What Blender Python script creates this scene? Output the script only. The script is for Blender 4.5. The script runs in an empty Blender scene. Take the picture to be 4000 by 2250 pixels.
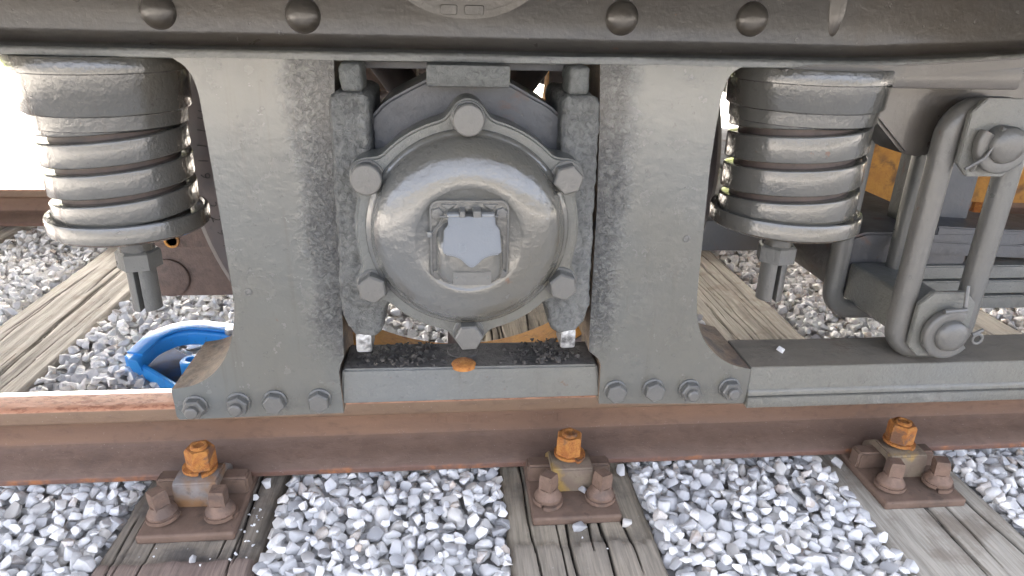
import bpy, bmesh, math, random
import numpy as np
from mathutils import Vector, Matrix, noise
R = math.radians
PI = math.pi
rng = random.Random(7)
nrng = np.random.default_rng(11)
SC = bpy.context.scene
COL = SC.collection

# ------------------------------------------------------------------ camera
YAW, PITCH, ROLL = 0.10089731, 0.38747793, 0.02464813
fwd = Vector((math.sin(YAW)*math.cos(PITCH), math.cos(YAW)*math.cos(PITCH), -math.sin(PITCH)))
rgt = Vector((math.cos(YAW), -math.sin(YAW), 0))
upv = rgt.cross(fwd)
r2 = math.cos(ROLL)*rgt + math.sin(ROLL)*upv
u2 = -math.sin(ROLL)*rgt + math.cos(ROLL)*upv
cam = bpy.data.cameras.new('camera'); camo = bpy.data.objects.new('camera', cam); COL.objects.link(camo)
CAMP = Vector((-0.0235, -1.083, 0.622))
M = Matrix((r2, u2, -fwd)).transposed().to_4x4(); M.translation = CAMP
camo.matrix_world = M
cam.sensor_width = 36; cam.lens = 2672.57/4000*36; cam.clip_start = 0.02; cam.clip_end = 3000
SC.camera = camo

# ------------------------------------------------------------------ light
SUN_AZ, SUN_EL = R(-20), R(40)
w = bpy.data.worlds.new('World'); SC.world = w; w.use_nodes = True
nt = w.node_tree; nt.nodes.clear()
sky = nt.nodes.new('ShaderNodeTexSky'); sky.sky_type = 'NISHITA'; sky.sun_disc = False
sky.sun_elevation = SUN_EL; sky.sun_rotation = SUN_AZ; sky.air_density = .45; sky.dust_density = 8.0; sky.ozone_density = 0.1
bg = nt.nodes.new('ShaderNodeBackground'); bg.inputs['Strength'].default_value = 0.15
wo = nt.nodes.new('ShaderNodeOutputWorld')
hs = nt.nodes.new('ShaderNodeHueSaturation'); hs.inputs['Saturation'].default_value = .55
nt.links.new(sky.outputs[0], hs.inputs['Color']); nt.links.new(hs.outputs[0], bg.inputs[0]); nt.links.new(bg.outputs[0], wo.inputs[0])
sd = Vector((math.sin(SUN_AZ)*math.cos(SUN_EL), math.cos(SUN_AZ)*math.cos(SUN_EL), math.sin(SUN_EL)))
sl = bpy.data.lights.new('sun', 'SUN'); sl.energy = 2.0; sl.angle = R(0.5); sl.color = (1.0, 0.9, 0.74)
so = bpy.data.objects.new('sun', sl); COL.objects.link(so); so.rotation_euler = sd.to_track_quat('Z', 'Y').to_euler(); so.location = sd*20
vs = SC.view_settings; vs.view_transform = 'Standard'; vs.look = 'None'; vs.exposure = 4.15; vs.gamma = 1; vs.use_curve_mapping = False
SC.cycles.use_denoising = True
SC.cycles.max_bounces = 8; SC.cycles.diffuse_bounces = 5; SC.cycles.glossy_bounces = 4

# ------------------------------------------------------------------ node helper
class NT:
    def __init__(s, name):
        s.m = bpy.data.materials.new(name); s.m.use_nodes = True
        s.t = s.m.node_tree; s.t.nodes.clear()
        s.out = s.t.nodes.new('ShaderNodeOutputMaterial'); s.p = s.t.nodes.new('ShaderNodeBsdfPrincipled')
        s.t.links.new(s.p.outputs[0], s.out.inputs[0])
        s.tc = s.t.nodes.new('ShaderNodeTexCoord')
        s.co = s.tc.outputs['Object']
    def set(s, sock, v):
        if v is None: return
        if isinstance(v, bpy.types.NodeSocket): s.t.links.new(v, sock)
        elif isinstance(v, (tuple, list)) and len(v) == 3 and sock.type == 'RGBA': sock.default_value = (*v, 1)
        else: sock.default_value = v
    def node(s, typ, **kw):
        n = s.t.nodes.new(typ)
        for k, v in kw.items(): setattr(n, k, v)
        return n
    def mapping(s, scale=(1, 1, 1), rot=(0, 0, 0), loc=(0, 0, 0), co=None):
        n = s.node('ShaderNodeMapping'); s.set(n.inputs[0], co or s.co)
        n.inputs['Location'].default_value = loc; n.inputs['Rotation'].default_value = rot; n.inputs['Scale'].default_value = scale
        return n.outputs[0]
    def noise(s, scale, detail=4, rough=.55, co=None, dist=0, color=False):
        n = s.node('ShaderNodeTexNoise'); s.set(n.inputs['Vector'], co or s.co)
        n.inputs['Scale'].default_value = scale; n.inputs['Detail'].default_value = detail
        n.inputs['Roughness'].default_value = rough; n.inputs['Distortion'].default_value = dist
        return n.outputs['Color' if color else 'Fac']
    def vor(s, scale, co=None, feature='F1', out='Distance', rnd=1):
        n = s.node('ShaderNodeTexVoronoi', feature=feature); s.set(n.inputs['Vector'], co or s.co)
        n.inputs['Scale'].default_value = scale; n.inputs['Randomness'].default_value = rnd
        return n.outputs[out]
    def math(s, op, a, b=None, c=None, clamp=False):
        n = s.node('ShaderNodeMath', operation=op, use_clamp=clamp)
        s.set(n.inputs[0], a); s.set(n.inputs[1], b); s.set(n.inputs[2], c); return n.outputs[0]
    def sep(s, co=None):
        n = s.node('ShaderNodeSeparateXYZ'); s.set(n.inputs[0], co or s.co); return n.outputs
    def ramp(s, v, a, b, smooth=True):
        n = s.node('ShaderNodeMapRange', interpolation_type='SMOOTHSTEP' if smooth else 'LINEAR')
        s.set(n.inputs[0], v); n.inputs[1].default_value = a; n.inputs[2].default_value = b; return n.outputs[0]
    def mix(s, f, a, b, mode='MIX'):
        n = s.node('ShaderNodeMix', data_type='RGBA', blend_type=mode)
        s.set(n.inputs[0], f); s.set(n.inputs[6], a); s.set(n.inputs[7], b); return n.outputs[2]
    def bump(s, h, strength=1, dist=.001, nrm=None):
        n = s.node('ShaderNodeBump'); s.set(n.inputs['Height'], h)
        n.inputs['Strength'].default_value = strength; n.inputs['Distance'].default_value = dist
        if nrm: s.set(n.inputs['Normal'], nrm)
        return n.outputs[0]
    def fin(s, color, rough, nrm=None, metal=0, spec=.5, coat=None):
        s.set(s.p.inputs['Base Color'], color); s.set(s.p.inputs['Roughness'], rough)
        s.set(s.p.inputs['Metallic'], metal); s.set(s.p.inputs['Specular IOR Level'], spec)
        if nrm: s.set(s.p.inputs['Normal'], nrm)
        if coat is not None:
            s.set(s.p.inputs['Coat Weight'], coat); s.p.inputs['Coat Roughness'].default_value = .12
        return s.m

GREY = (.09, .094, .087); GREY_W = (.095, .091, .075)

def mat_paint(name, base=GREY, warm=GREY_W, rough=.4, lump=(55, .0012), peel=(260, .0004), grime=.2, rust=.0, grease=None, coat=None, spec=.5, tint=1):
    n = NT(name)
    a = n.noise(3, 3, .5); b = n.noise(28, 5, .6)
    col = n.mix(n.ramp(a, .38, .66), base, warm)
    dirt = n.noise(9, 6, .7, dist=.5, co=n.mapping((1, 1, .45)))
    col = n.mix(n.math('MULTIPLY', n.ramp(dirt, .52, .85), grime), col, (.03, .027, .022))
    col = n.mix(n.math('MULTIPLY', n.ramp(b, .55, .75), grime*.6), col, (.035, .033, .03))
    sk = n.noise(1, 5, .6, co=n.mapping((70, 70, 4))); col = n.mix(n.math('MULTIPLY', n.math('MULTIPLY', n.ramp(sk, .55, .75), n.ramp(n.noise(7, 3, .5), .45, .65)), .35), col, (.055, .042, .028))
    cn = n.noise(85, 3, .6); chips = n.ramp(cn, .70, .73); chipr = n.ramp(cn, .66, .70)
    col = n.mix(n.math('MULTIPLY', chipr, .3), col, (.02, .018, .016))
    col = n.mix(n.math('MULTIPLY', chips, .3), col, (.17, .165, .15))
    rs = n.math('MULTIPLY', n.ramp(n.noise(48, 4, .65), .69, .74), .6); col = n.mix(rs, col, (.10, .045, .02))
    h1 = n.noise(lump[0], 3, .55); h2 = n.noise(peel[0], 3, .6)
    nr = n.bump(h1, 1, lump[1]); nr = n.bump(h2, 1, peel[1], nr); nr = n.bump(chips, .5, -.0006, nr)
    rg = n.math('ADD', n.math('MULTIPLY', n.math('SUBTRACT', b, .5), .35), rough)
    if rust:
        rm = n.math('MULTIPLY', n.ramp(n.noise(14, 5, .65, dist=.6), .55, .68), rust)
        col = n.mix(rm, col, (.12, .055, .03)); rg = n.mix(rm, rg, (.8, .8, .8))
    if grease:
        x, y, z = n.sep()
        ax = n.math('ABSOLUTE', x)
        g = n.math('ADD', n.ramp(ax, grease[1], grease[0]), n.math('MULTIPLY', n.math('SUBTRACT', n.noise(16, 5, .7), .5), 1.5))
        g = n.math('MULTIPLY', n.ramp(g, .1, .9), n.ramp(z, .16, .26))
        crust = n.noise(150, 4, .65, dist=.8)
        edge = n.math('MULTIPLY', n.ramp(ax, .178, .158), n.ramp(z, .18, .22))
        dk = n.math('MAXIMUM', n.math('MULTIPLY', g, n.ramp(crust, .66, .40)), n.math('MULTIPLY', edge, n.ramp(crust, .72, .45)))
        col = n.mix(n.math('MULTIPLY', dk, .8), col, (.018, .018, .018))
        nr = n.bump(n.math('MULTIPLY', crust, n.math('MULTIPLY', g, 1.0)), 1, .0048, nr)
    return n.fin(col, rg, nr, spec=spec, coat=coat)

def mat_crust(name, base=GREY, dark=(.02, .02, .02), scale=210, h=.004, rough=.5, amt=.55):
    n = NT(name)
    c = n.noise(scale, 5, .7, dist=.7); m = n.ramp(n.noise(11, 4, .6), .3, .7)
    col = n.mix(n.math('MULTIPLY', n.ramp(c, .62, .3), amt), base, dark)
    col = n.mix(n.math('MULTIPLY', n.ramp(n.noise(9, 4, .6), .5, .8), .5), col, (.032, .032, .033))
    v = n.math('MULTIPLY', c, n.math('ADD', n.math('MULTIPLY', m, .8), .35))
    return n.fin(col, rough, n.bump(v, 1, h))

def mat_simple(name, col, rough=.5, metal=0, lump=(80, .0006), var=.25, dark=None, spec=.5, vs=25):
    n = NT(name)
    d = dark or tuple(c*.5 for c in col)
    c = n.mix(n.math('MULTIPLY', n.ramp(n.noise(vs, 5, .6), .35, .75), var*2 if var < .5 else 1), col, d)
    return n.fin(c, rough, n.bump(n.noise(lump[0], 4, .6), 1, lump[1]), metal, spec)

def mat_rail():
    n = NT('rail_rust'); x, y, z = n.sep()
    zz = n.math('ADD', z, n.math('MULTIPLY', n.math('SUBTRACT', n.noise(16, 4, .6), .5), .010))
    st = n.noise(6, 5, .65, co=n.mapping((.35, 1, 2.2)))
    web = n.mix(n.ramp(st, .35, .7), (.15, .088, .058), (.19, .108, .066))
    low = n.mix(n.ramp(n.noise(30, 4, .6), .4, .7), (.125, .08, .058), (.15, .096, .07))
    col = n.mix(n.ramp(zz, -.096, -.108), web, low)
    side = n.ramp(z, -.048, -.046)
    col = n.mix(side, col, (.165, .105, .065))
    head = n.mix(n.ramp(n.noise(95, 5, .7, co=n.mapping((.45, 1, 1))), .48, .62), (.5, .25, .15), (.3, .125, .07))
    col = n.mix(n.ramp(z, -.0245, -.0215), col, head)
    foot = n.mix(n.ramp(n.noise(12, 4, .7), .5, .66), (.17, .09, .066), (.4, .15, .05))
    col = n.mix(n.math('MULTIPLY', n.ramp(zz, -.133, -.137), .75), col, foot)
    purple = n.math('MULTIPLY', n.ramp(n.noise(7, 5, .7), .6, .72), .45)
    col = n.mix(n.math('MULTIPLY', purple, n.ramp(z, -.05, -.06)), col, (.075, .055, .048))
    fy = n.math('ABSOLUTE', n.math('SUBTRACT', y, .7525))
    shine = n.math('MULTIPLY', n.ramp(n.math('SUBTRACT', .7525, fy), .012, .016), n.ramp(z, -.021, -.0195))
    col = n.mix(shine, col, (.62, .6, .57))
    spk = n.ramp(n.noise(420, 1, .5), .74, .78)
    col = n.mix(n.math('MULTIPLY', spk, .5), col, (.45, .4, .36))
    fl = n.noise(60, 6, .7, co=n.mapping((.5, 1, 1)), dist=.4)
    col = n.mix(n.math('MULTIPLY', n.math('MULTIPLY', n.ramp(fl, .5, .68), .45), n.math('SUBTRACT', 1., shine)), col, (.085, .05, .034))
    nr = n.bump(fl, 1, .0016)
    rg = n.mix(shine, (.62, .62, .62), (.35, .35, .35))
    return n.fin(col, rg, nr, metal=n.math('MULTIPLY', shine, .9))

def mat_rust(name, a, b, c, rough=.7, sc=40, h=.0009, vary=True):
    n = NT(name)
    oi = n.node('ShaderNodeObjectInfo'); off = n.node('ShaderNodeVectorMath', operation='ADD'); n.set(off.inputs[0], n.co)
    cx = n.node('ShaderNodeCombineXYZ'); n.set(cx.inputs[0], n.math('MULTIPLY', oi.outputs['Random'], 9.)); n.set(cx.inputs[2], n.math('MULTIPLY', oi.outputs['Random'], 5.)); n.set(off.inputs[1], cx.outputs[0]); co = off.outputs[0]
    f = n.noise(sc, 6, .7, co=co); g = n.noise(sc*.35, 4, .6, dist=.4, co=co)
    col = n.mix(n.ramp(f, .38, .62), a, b); col = n.mix(n.ramp(g, .52, .66), col, c)
    dk = n.noise(sc*1.7, 5, .7, co=co); col = n.mix(n.math('MULTIPLY', n.ramp(dk, .56, .7), .6), col, tuple(k*.4 for k in a))
    return n.fin(col, rough, n.bump(n.noise(sc*3, 5, .7, co=co), 1, h))

def mat_wood(name, a, b, stain, planed=None):
    n = NT(name)
    mp = n.mapping((1, .045, 1)); g = n.noise(210, 5, .65, co=mp, dist=.15); g2 = n.noise(42, 5, .6, co=n.mapping((1, .07, 1)), dist=.4)
    col = n.mix(n.ramp(g, .3, .7), a, b)
    col = n.mix(n.math('MULTIPLY', n.ramp(g2, .5, .72), .55), col, tuple(k*.42 for k in a))
    bl = n.noise(9, 5, .65); col = n.mix(n.math('MULTIPLY', n.ramp(bl, .48, .66), stain[3]), col, stain[:3])
    x, y, z = n.sep()
    if planed:
        col = n.mix(n.math('MULTIPLY', n.ramp(n.math('ADD', y, n.math('MULTIPLY', n.noise(40, 3, .6), .012)), -.240, -.246), .7), col, n.mix(n.ramp(g, .3, .7), planed, tuple(k*1.6 for k in planed)))
    at = n.node('ShaderNodeAttribute', attribute_name='crack')
    col = n.mix(at.outputs['Fac'], col, (.012, .010, .008))
    pale = n.ramp(n.noise(130, 2, .5), .72, .78); col = n.mix(n.math('MULTIPLY', pale, .4), col, (.5, .48, .45))
    return n.fin(col, .85, n.bump(n.math('ADD', g, n.math('MULTIPLY', g2, .7)), 1, .0018), spec=.2)

def mat_stone():
    n = NT('ballast_stone')
    oi = n.node('ShaderNodeObjectInfo'); at = n.node('ShaderNodeAttribute', attribute_name='tone')
    rd = n.math('FRACT', n.math('ADD', oi.outputs['Random'], at.outputs['Fac']))
    rd2 = n.math('FRACT', n.math('MULTIPLY', rd, 7.31))
    off = n.node('ShaderNodeCombineXYZ'); n.set(off.inputs[0], n.math('MULTIPLY', rd, 37.)); n.set(off.inputs[1], n.math('MULTIPLY', rd2, 21.))
    va = n.node('ShaderNodeVectorMath', operation='ADD'); n.set(va.inputs[0], n.co); n.set(va.inputs[1], off.outputs[0]); co = va.outputs[0]
    cr = n.node('ShaderNodeValToRGB'); n.set(cr.inputs[0], rd); e = cr.color_ramp.elements
    e[0].position = 0; e[0].color = (.46, .465, .48, 1); e[1].position = 1; e[1].color = (.90, .895, .88, 1)
    for p, c in ((.15, (.58, .585, .6, 1)), (.35, (.70, .705, .715, 1)), (.55, (.80, .80, .80, 1)), (.66, (.72, .69, .64, 1)), (.74, (.85, .85, .85, 1)), (.88, (.88, .88, .87, 1))):
        k = e.new(p); k.color = c
    v = n.noise(55, 5, .65, co=co, dist=1.2)
    col = n.mix(n.math('MULTIPLY', n.ramp(v, .52, .66), .6), cr.outputs[0], (.5, .51, .54))
    col = n.mix(n.math('MULTIPLY', n.ramp(n.noise(38, 4, .7, co=co), .58, .7), .5), col, (.93, .93, .93))
    br = n.math('MULTIPLY', n.ramp(rd2, .93, .96), n.math('MULTIPLY', n.ramp(n.noise(30, 3, .6, co=co), .4, .6), .6))
    col = n.mix(br, col, (.42, .29, .18))
    col = n.mix(n.math('MULTIPLY', n.ramp(n.noise(20, 5, .7, co=co), .5, .8), .2), col, (.45, .42, .37))
    col = n.mix(1.0, col, (1.0, .985, .955), 'MULTIPLY')
    return n.fin(col, .72, n.bump(n.noise(160, 5, .65, co=co), 1, .0012), spec=.35)

M_ = {}
M_['paint'] = mat_paint('grey_paint', grime=.06, grease=(.158, .222), rough=.24, lump=(36, .0012), peel=(170, .0004), coat=.5)
M_['girder'] = mat_paint('grey_paint_shaded', base=(.043, .041, .038), warm=(.048, .041, .033), coat=.35, rough=.34, lump=(30, .0010), peel=(200, .0004), grime=.3)  # same grey, darkened to carry the shade under the wagon body
M_['bar'] = mat_paint('grey_paint_lightened', base=(.115, .12, .115), warm=(.12, .117, .1), rough=.4, lump=(60, .0016), peel=(240, .0009), grime=.3)  # same grey, lightened for the extra sky light on the low bars
M_['spring'] = mat_paint('grey_spring_paint', base=(.068, .068, .062), warm=(.078, .069, .05), rough=.15, lump=(60, .0014), peel=(240, .0006), grime=.3, coat=.8)
M_['dome'] = mat_paint('grey_cover_paint', base=(.078, .08, .076), warm=(.082, .076, .06), rough=.14, lump=(48, .0022), peel=(170, .0009), grime=.22, coat=.8)
M_['flange'] = mat_paint('grey_flange_paint', rough=.42, lump=(120, .0012), peel=(330, .0008), grime=.35)
M_['bolt'] = mat_paint('grey_bolt_paint', base=(.09, .092, .087), warm=(.095, .09, .08), rough=.34, lump=(150, .0007), peel=(400, .0003), grime=.12)
M_['crust'] = mat_crust('greasy_cast_paint', base=(.125, .127, .118), h=.0055, scale=150, amt=.65)
M_['crust2'] = mat_crust('cast_paint', h=.0022, scale=160, amt=.6)
M_['boxdark'] = mat_paint('cast_box_paint', base=(.062, .066, .072), warm=(.066, .058, .05), rough=.5, lump=(90, .0012), grime=.5, rust=.5)
M_['silver'] = mat_paint('silver_paint', base=(.105, .109, .108), warm=(.1, .102, .097), rough=.24, lump=(90, .0004), peel=(420, .0002), grime=.05, coat=.5)
M_['worn'] = mat_simple('worn_bright_steel', (.42, .42, .41), .35, .7, lump=(160, .003), var=.6, dark=(.05, .05, .05), vs=70)
M_['dirtytop'] = mat_crust('sooty_ledge', base=(.10, .094, .086), dark=(.018, .018, .018), scale=95, h=.006, rough=.6, amt=.8)
M_['ledge'] = mat_paint('dirty_ledge_paint', base=(.14, .13, .115), warm=(.16, .14, .11), rough=.5, lump=(45, .002), peel=(150, .0012), grime=.55, rust=.25)
M_['inner'] = mat_rust('weathered_brown_casting', (.13, .095, .068), (.2, .145, .1), (.07, .06, .052), .65, 60, .002)
M_['rail'] = mat_rail()
M_['plate'] = mat_rust('baseplate_rust', (.13, .085, .06), (.165, .108, .078), (.105, .072, .053), .75, 26)
M_['screw'] = mat_rust('coach_screw_rust', (.14, .09, .064), (.18, .115, .082), (.105, .072, .056), .7, 60)
M_['orange'] = mat_rust('orange_rust', (.31, .11, .026), (.42, .18, .04), (.15, .075, .042), .85, 85, .0026)
M_['clip'] = mat_rust('clip_steel', (.15, .115, .095), (.2, .17, .15), (.33, .19, .05), .65, 26)
M_['ochre'] = mat_rust('ochre_rust', (.5, .24, .04), (.42, .19, .035), (.17, .085, .03), .75, 45, .0016)
M_['wheel'] = mat_rust('wheel_brown', (.05, .042, .044), (.065, .05, .05), (.08, .058, .05), .55, 20, .0006)
M_['tyre'] = mat_rust('tyre_grey', (.1, .09, .088), (.125, .115, .11), (.085, .075, .075), .5, 40)
M_['stamp'] = mat_simple('stamp_dark', (.012, .01, .01), .7, var=.1)
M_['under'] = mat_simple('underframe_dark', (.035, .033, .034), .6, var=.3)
M_['rustbeam'] = mat_rust('brown_beam', (.085, .06, .05), (.11, .076, .062), (.065, .048, .042), .7, 50, .002)
M_['blue'] = mat_paint('blue_paint', base=(.025, .26, .68), warm=(.03, .3, .74), rough=.42, lump=(60, .0008), grime=.12, rust=.25)
M_['bluedirt'] = mat_simple('worn_blue_plate', (.012, .05, .14), .85, 0, var=.45, dark=(.03, .035, .035))
M_['stone'] = mat_stone()
M_['soot'] = mat_rust('soot_crumb', (.045, .041, .037), (.075, .068, .06), (.03, .028, .026), .85, 60)
M_['clip_grey'] = mat_rust('clip_grey_steel', (.165, .145, .13), (.21, .195, .185), (.22, .12, .055), .6, 26)
M_['clip_yellow'] = mat_rust('clip_yellow_stain', (.155, .115, .085), (.19, .15, .105), (.34, .22, .06), .65, 34)
M_['corebrown'] = mat_rust('gap_core_brown', (.06, .045, .038), (.08, .058, .048), (.04, .033, .03), .6, 30)
M_['ground'] = mat_simple('pale_gravel', (.40, .385, .36), .9, lump=(40, .02), var=.3, dark=(.3, .29, .27), spec=.2)
M_['bed'] = mat_simple('ballast_dust', (.5, .49, .47), .95, var=.3, spec=.1)
M_['grass'] = mat_simple('dry_grass', (.16, .2, .03), .9, lump=(8, .1), var=.4, dark=(.09, .11, .02), spec=.1, vs=3)
M_['body'] = mat_simple('body_grey', (.10, .10, .10), .5, var=.2)

# ------------------------------------------------------------------ mesh helpers
def link(name, me, mat=None, parent=None, **tags):
    o = bpy.data.objects.new(name, me); COL.objects.link(o)
    if mat is not None and me is not None and not me.materials: me.materials.append(M_[mat] if isinstance(mat, str) else mat)
    if parent is not None: o.parent = parent
    for k, v in tags.items(): o[k] = v
    return o
def fin_bm(bm, ang=38, smooth=True):
    bmesh.ops.recalc_face_normals(bm, faces=bm.faces[:])
    me = bpy.data.meshes.new('m'); bm.to_mesh(me); bm.free()
    if smooth:
        me.polygons.foreach_set('use_smooth', [True]*len(me.polygons)); me.set_sharp_from_angle(angle=R(ang))
    return me
def bevel(bm, off, seg=2, ang=30):
    es = [e for e in bm.edges if len(e.link_faces) == 2 and e.calc_face_angle(0) > R(ang)]
    if es: bmesh.ops.bevel(bm, geom=es, offset=off, segments=seg, affect='EDGES', clamp_overlap=True, profile=.6)
def obj(name, bm, mat, parent=None, ang=38, **t): return link(name, fin_bm(bm, ang), mat, parent, **t)
def empty(name, loc=(0, 0, 0), **t):
    o = bpy.data.objects.new(name, None); COL.objects.link(o); o.location = loc; o.empty_display_size = .05
    for k, v in t.items(): o[k] = v
    return o
def box(x0, x1, y0, y1, z0, z1, bev=.002, seg=2, bm=None):
    own = bm is None
    b = bmesh.new()
    vs_ = [b.verts.new((x, y, z)) for x in (x0, x1) for y in (y0, y1) for z in (z0, z1)]
    for f in ((0, 1, 3, 2), (4, 6, 7, 5), (0, 4, 5, 1), (2, 3, 7, 6), (0, 2, 6, 4), (1, 5, 7, 3)): b.faces.new([vs_[i] for i in f])
    bmesh.ops.recalc_face_normals(b, faces=b.faces[:])
    if bev: bevel(b, bev, seg)
    if own: return b
    join(bm, b); return bm
def join(dst, src, mtx=None):
    me = bpy.data.meshes.new('t')
    if mtx is not None: bmesh.ops.transform(src, matrix=mtx, verts=src.verts[:])
    src.to_mesh(me); src.free(); dst.from_mesh(me); bpy.data.meshes.remove(me)
def prism(pts, y0, y1, bev=.002, seg=2, ang=25):
    """outline in x,z; extruded in y"""
    b = bmesh.new()
    f = [b.verts.new((x, y0, z)) for x, z in pts]; k = [b.verts.new((x, y1, z)) for x, z in pts]
    b.faces.new(f); b.faces.new(k[::-1]); n = len(pts)
    for i in range(n): b.faces.new((f[i], k[i], k[(i+1) % n], f[(i+1) % n]))
    bmesh.ops.recalc_face_normals(b, faces=b.faces[:])
    if bev:
        es = [e for e in b.edges if e.calc_face_angle(0) > R(ang)]
        bmesh.ops.bevel(b, geom=es, offset=bev, segments=seg, affect='EDGES', clamp_overlap=True)
    return b
def lathe(prof, n=48, axis='Z', loc=(0, 0, 0), closed=False, caps=False):
    """prof: (r, h) list. axis Z: h along z; axis Y: h along y"""
    b = bmesh.new(); rings = []
    for r, h in prof:
        ring = []
        if r < 1e-6:
            p = (0, 0, h) if axis == 'Z' else (0, h, 0); v = b.verts.new(p); ring = [v]*n
        else:
            for i in range(n):
                a = 2*PI*i/n; c, s = r*math.cos(a), r*math.sin(a)
                ring.append(b.verts.new((c, s, h) if axis == 'Z' else (c, h, s)))
        rings.append(ring)
    pr = list(zip(rings, rings[1:]))
    if closed: pr.append((rings[-1], rings[0]))
    for A, B in pr:
        for i in range(n):
            j = (i+1) % n; q = []
            for v in (A[i], A[j], B[j], B[i]):
                if v not in q: q.append(v)
            if len(q) > 2:
                try: b.faces.new(q)
                except ValueError: pass
    if caps and not closed:
        for r in (rings[0], rings[-1]):
            if r[0] is not r[1]:
                try: b.faces.new(r)
                except ValueError: pass
    bmesh.ops.translate(b, verts=b.verts[:], vec=loc)
    bmesh.ops.recalc_face_normals(b, faces=b.faces[:])
    return b
def sweep(path, sec, closed=False, up=Vector((0, 0, 1))):
    """path list of Vector, sec list of (a,b) in the local frame (side, up)"""
    b = bmesh.new(); rings = []; n = len(path)
    for i, p in enumerate(path):
        t = (path[(i+1) % n]-path[i-1]) if closed else (path[min(i+1, n-1)]-path[max(i-1, 0)])
        t.normalize(); s = t.cross(up)
        if s.length < 1e-4: s = Vector((1, 0, 0))
        s.normalize(); u = s.cross(t)
        rings.append([b.verts.new(p+s*a+u*c) for a, c in sec])
    m = len(sec)
    for i in range(n if closed else n-1):
        A, B = rings[i], rings[(i+1) % n]
        for j in range(m): b.faces.new((A[j], A[(j+1) % m], B[(j+1) % m], B[j]))
    if not closed: b.faces.new(rings[0]); b.faces.new(rings[-1][::-1])
    bmesh.ops.recalc_face_normals(b, faces=b.faces[:])
    return b
def circ(r, n=10): return [(r*math.cos(2*PI*i/n), r*math.sin(2*PI*i/n)) for i in range(n)]
def rrect(w_, h_, r, n=3):
    out = []
    for cx, cy, a0 in ((w_/2-r, h_/2-r, 0), (-w_/2+r, h_/2-r, 90), (-w_/2+r, -h_/2+r, 180), (w_/2-r, -h_/2+r, 270)):
        for i in range(n+1): a = R(a0+90*i/n); out.append((cx+r*math.cos(a), cy+r*math.sin(a)))
    return out
def hexhead(r, h, n=6, rot=0, cham=.16, axis='-Y', round_top=True):
    """bolt head standing on origin, pointing to -Y (toward the camera) or Z"""
    b = bmesh.new(); prof = [(r, 0), (r, h*(1-cham)), (r*.88, h), (0, h)]
    rings = []
    for rr, hh in prof[:-1]:
        rings.append([b.verts.new((rr*math.cos(rot+2*PI*i/n), rr*math.sin(rot+2*PI*i/n), hh)) for i in range(n)])
    for A, B in zip(rings, rings[1:]):
        for i in range(n): b.faces.new((A[i], A[(i+1) % n], B[(i+1) % n], B[i]))
    b.faces.new(rings[-1])
    es = [e for e in b.edges if len(e.link_faces) == 2 and e.calc_face_angle(0) > R(15)]
    bmesh.ops.bevel(b, geom=es, offset=r*.07, segments=2, affect='EDGES', clamp_overlap=True)
    if axis == '-Y': bmesh.ops.transform(b, matrix=Matrix.Rotation(R(90), 4, 'X'), verts=b.verts[:])
    return b
def arc(cx, cz, r, a0, a1, n): return [(cx+r*math.cos(R(a0+(a1-a0)*i/n)), cz+r*math.sin(R(a0+(a1-a0)*i/n))) for i in range(n+1)]
def smooth_pts(pts, it=2):
    for _ in range(it):
        q = [pts[0]]
        for a, b_ in zip(pts, pts[1:]): q += [(a[0]*.75+b_[0]*.25, a[1]*.75+b_[1]*.25), (a[0]*.25+b_[0]*.75, a[1]*.25+b_[1]*.75)]
        pts = q+[pts[-1]]
    return pts

def lumpy(o, vox, amp, sc, seed=0):
    md = o.modifiers.new('r', 'REMESH'); md.mode = 'VOXEL'; md.voxel_size = vox
    dg = bpy.context.evaluated_depsgraph_get(); me = bpy.data.meshes.new_from_object(o.evaluated_get(dg)); o.modifiers.clear()
    old = o.data; o.data = me
    if not me.materials: me.materials.append(old.materials[0])
    me.update(); off = Vector((seed*3.1, seed, 0)); nn = [v.normal.copy() for v in me.vertices]
    for v, k in zip(me.vertices, nn):
        d = noise.noise(v.co*sc+off)+.6*noise.noise(v.co*sc*2.3+off)+.35*noise.noise(v.co*sc*5+off)
        v.co += k*(amp*d)
    me.polygons.foreach_set('use_smooth', [True]*len(me.polygons)); me.update()
# ================================================================== SETTING
# ground sheet and grass
b = bmesh.new()
vs_ = [b.verts.new(p) for p in ((-400, -300, -.235), (400, -300, -.235), (400, 600, -.235), (-400, 600, -.235))]; b.faces.new(vs_)
obj('ground', b, 'ground', kind='structure', label='pale sunlit gravel ground around the track')
b = bmesh.new(); vs_ = [b.verts.new(p) for p in ((-400, 9, -.225), (400, 9, -.225), (400, 600, -.225), (-400, 600, -.225))]; b.faces.new(vs_)
obj('grass_field', b, 'grass', kind='structure', label='yellow green grass beyond the track')
b = box(-2.6, 3.2, -1.0, 2.4, -.234, -.187, 0)
ballast = obj('ballast_bed', b, 'bed', kind='structure', label='bed of grey white crushed stone under the track')

SLX = [-1.675, -1.055, -.435, .186, .796, 1.416, 2.036]
TOPZ = -.16
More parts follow.
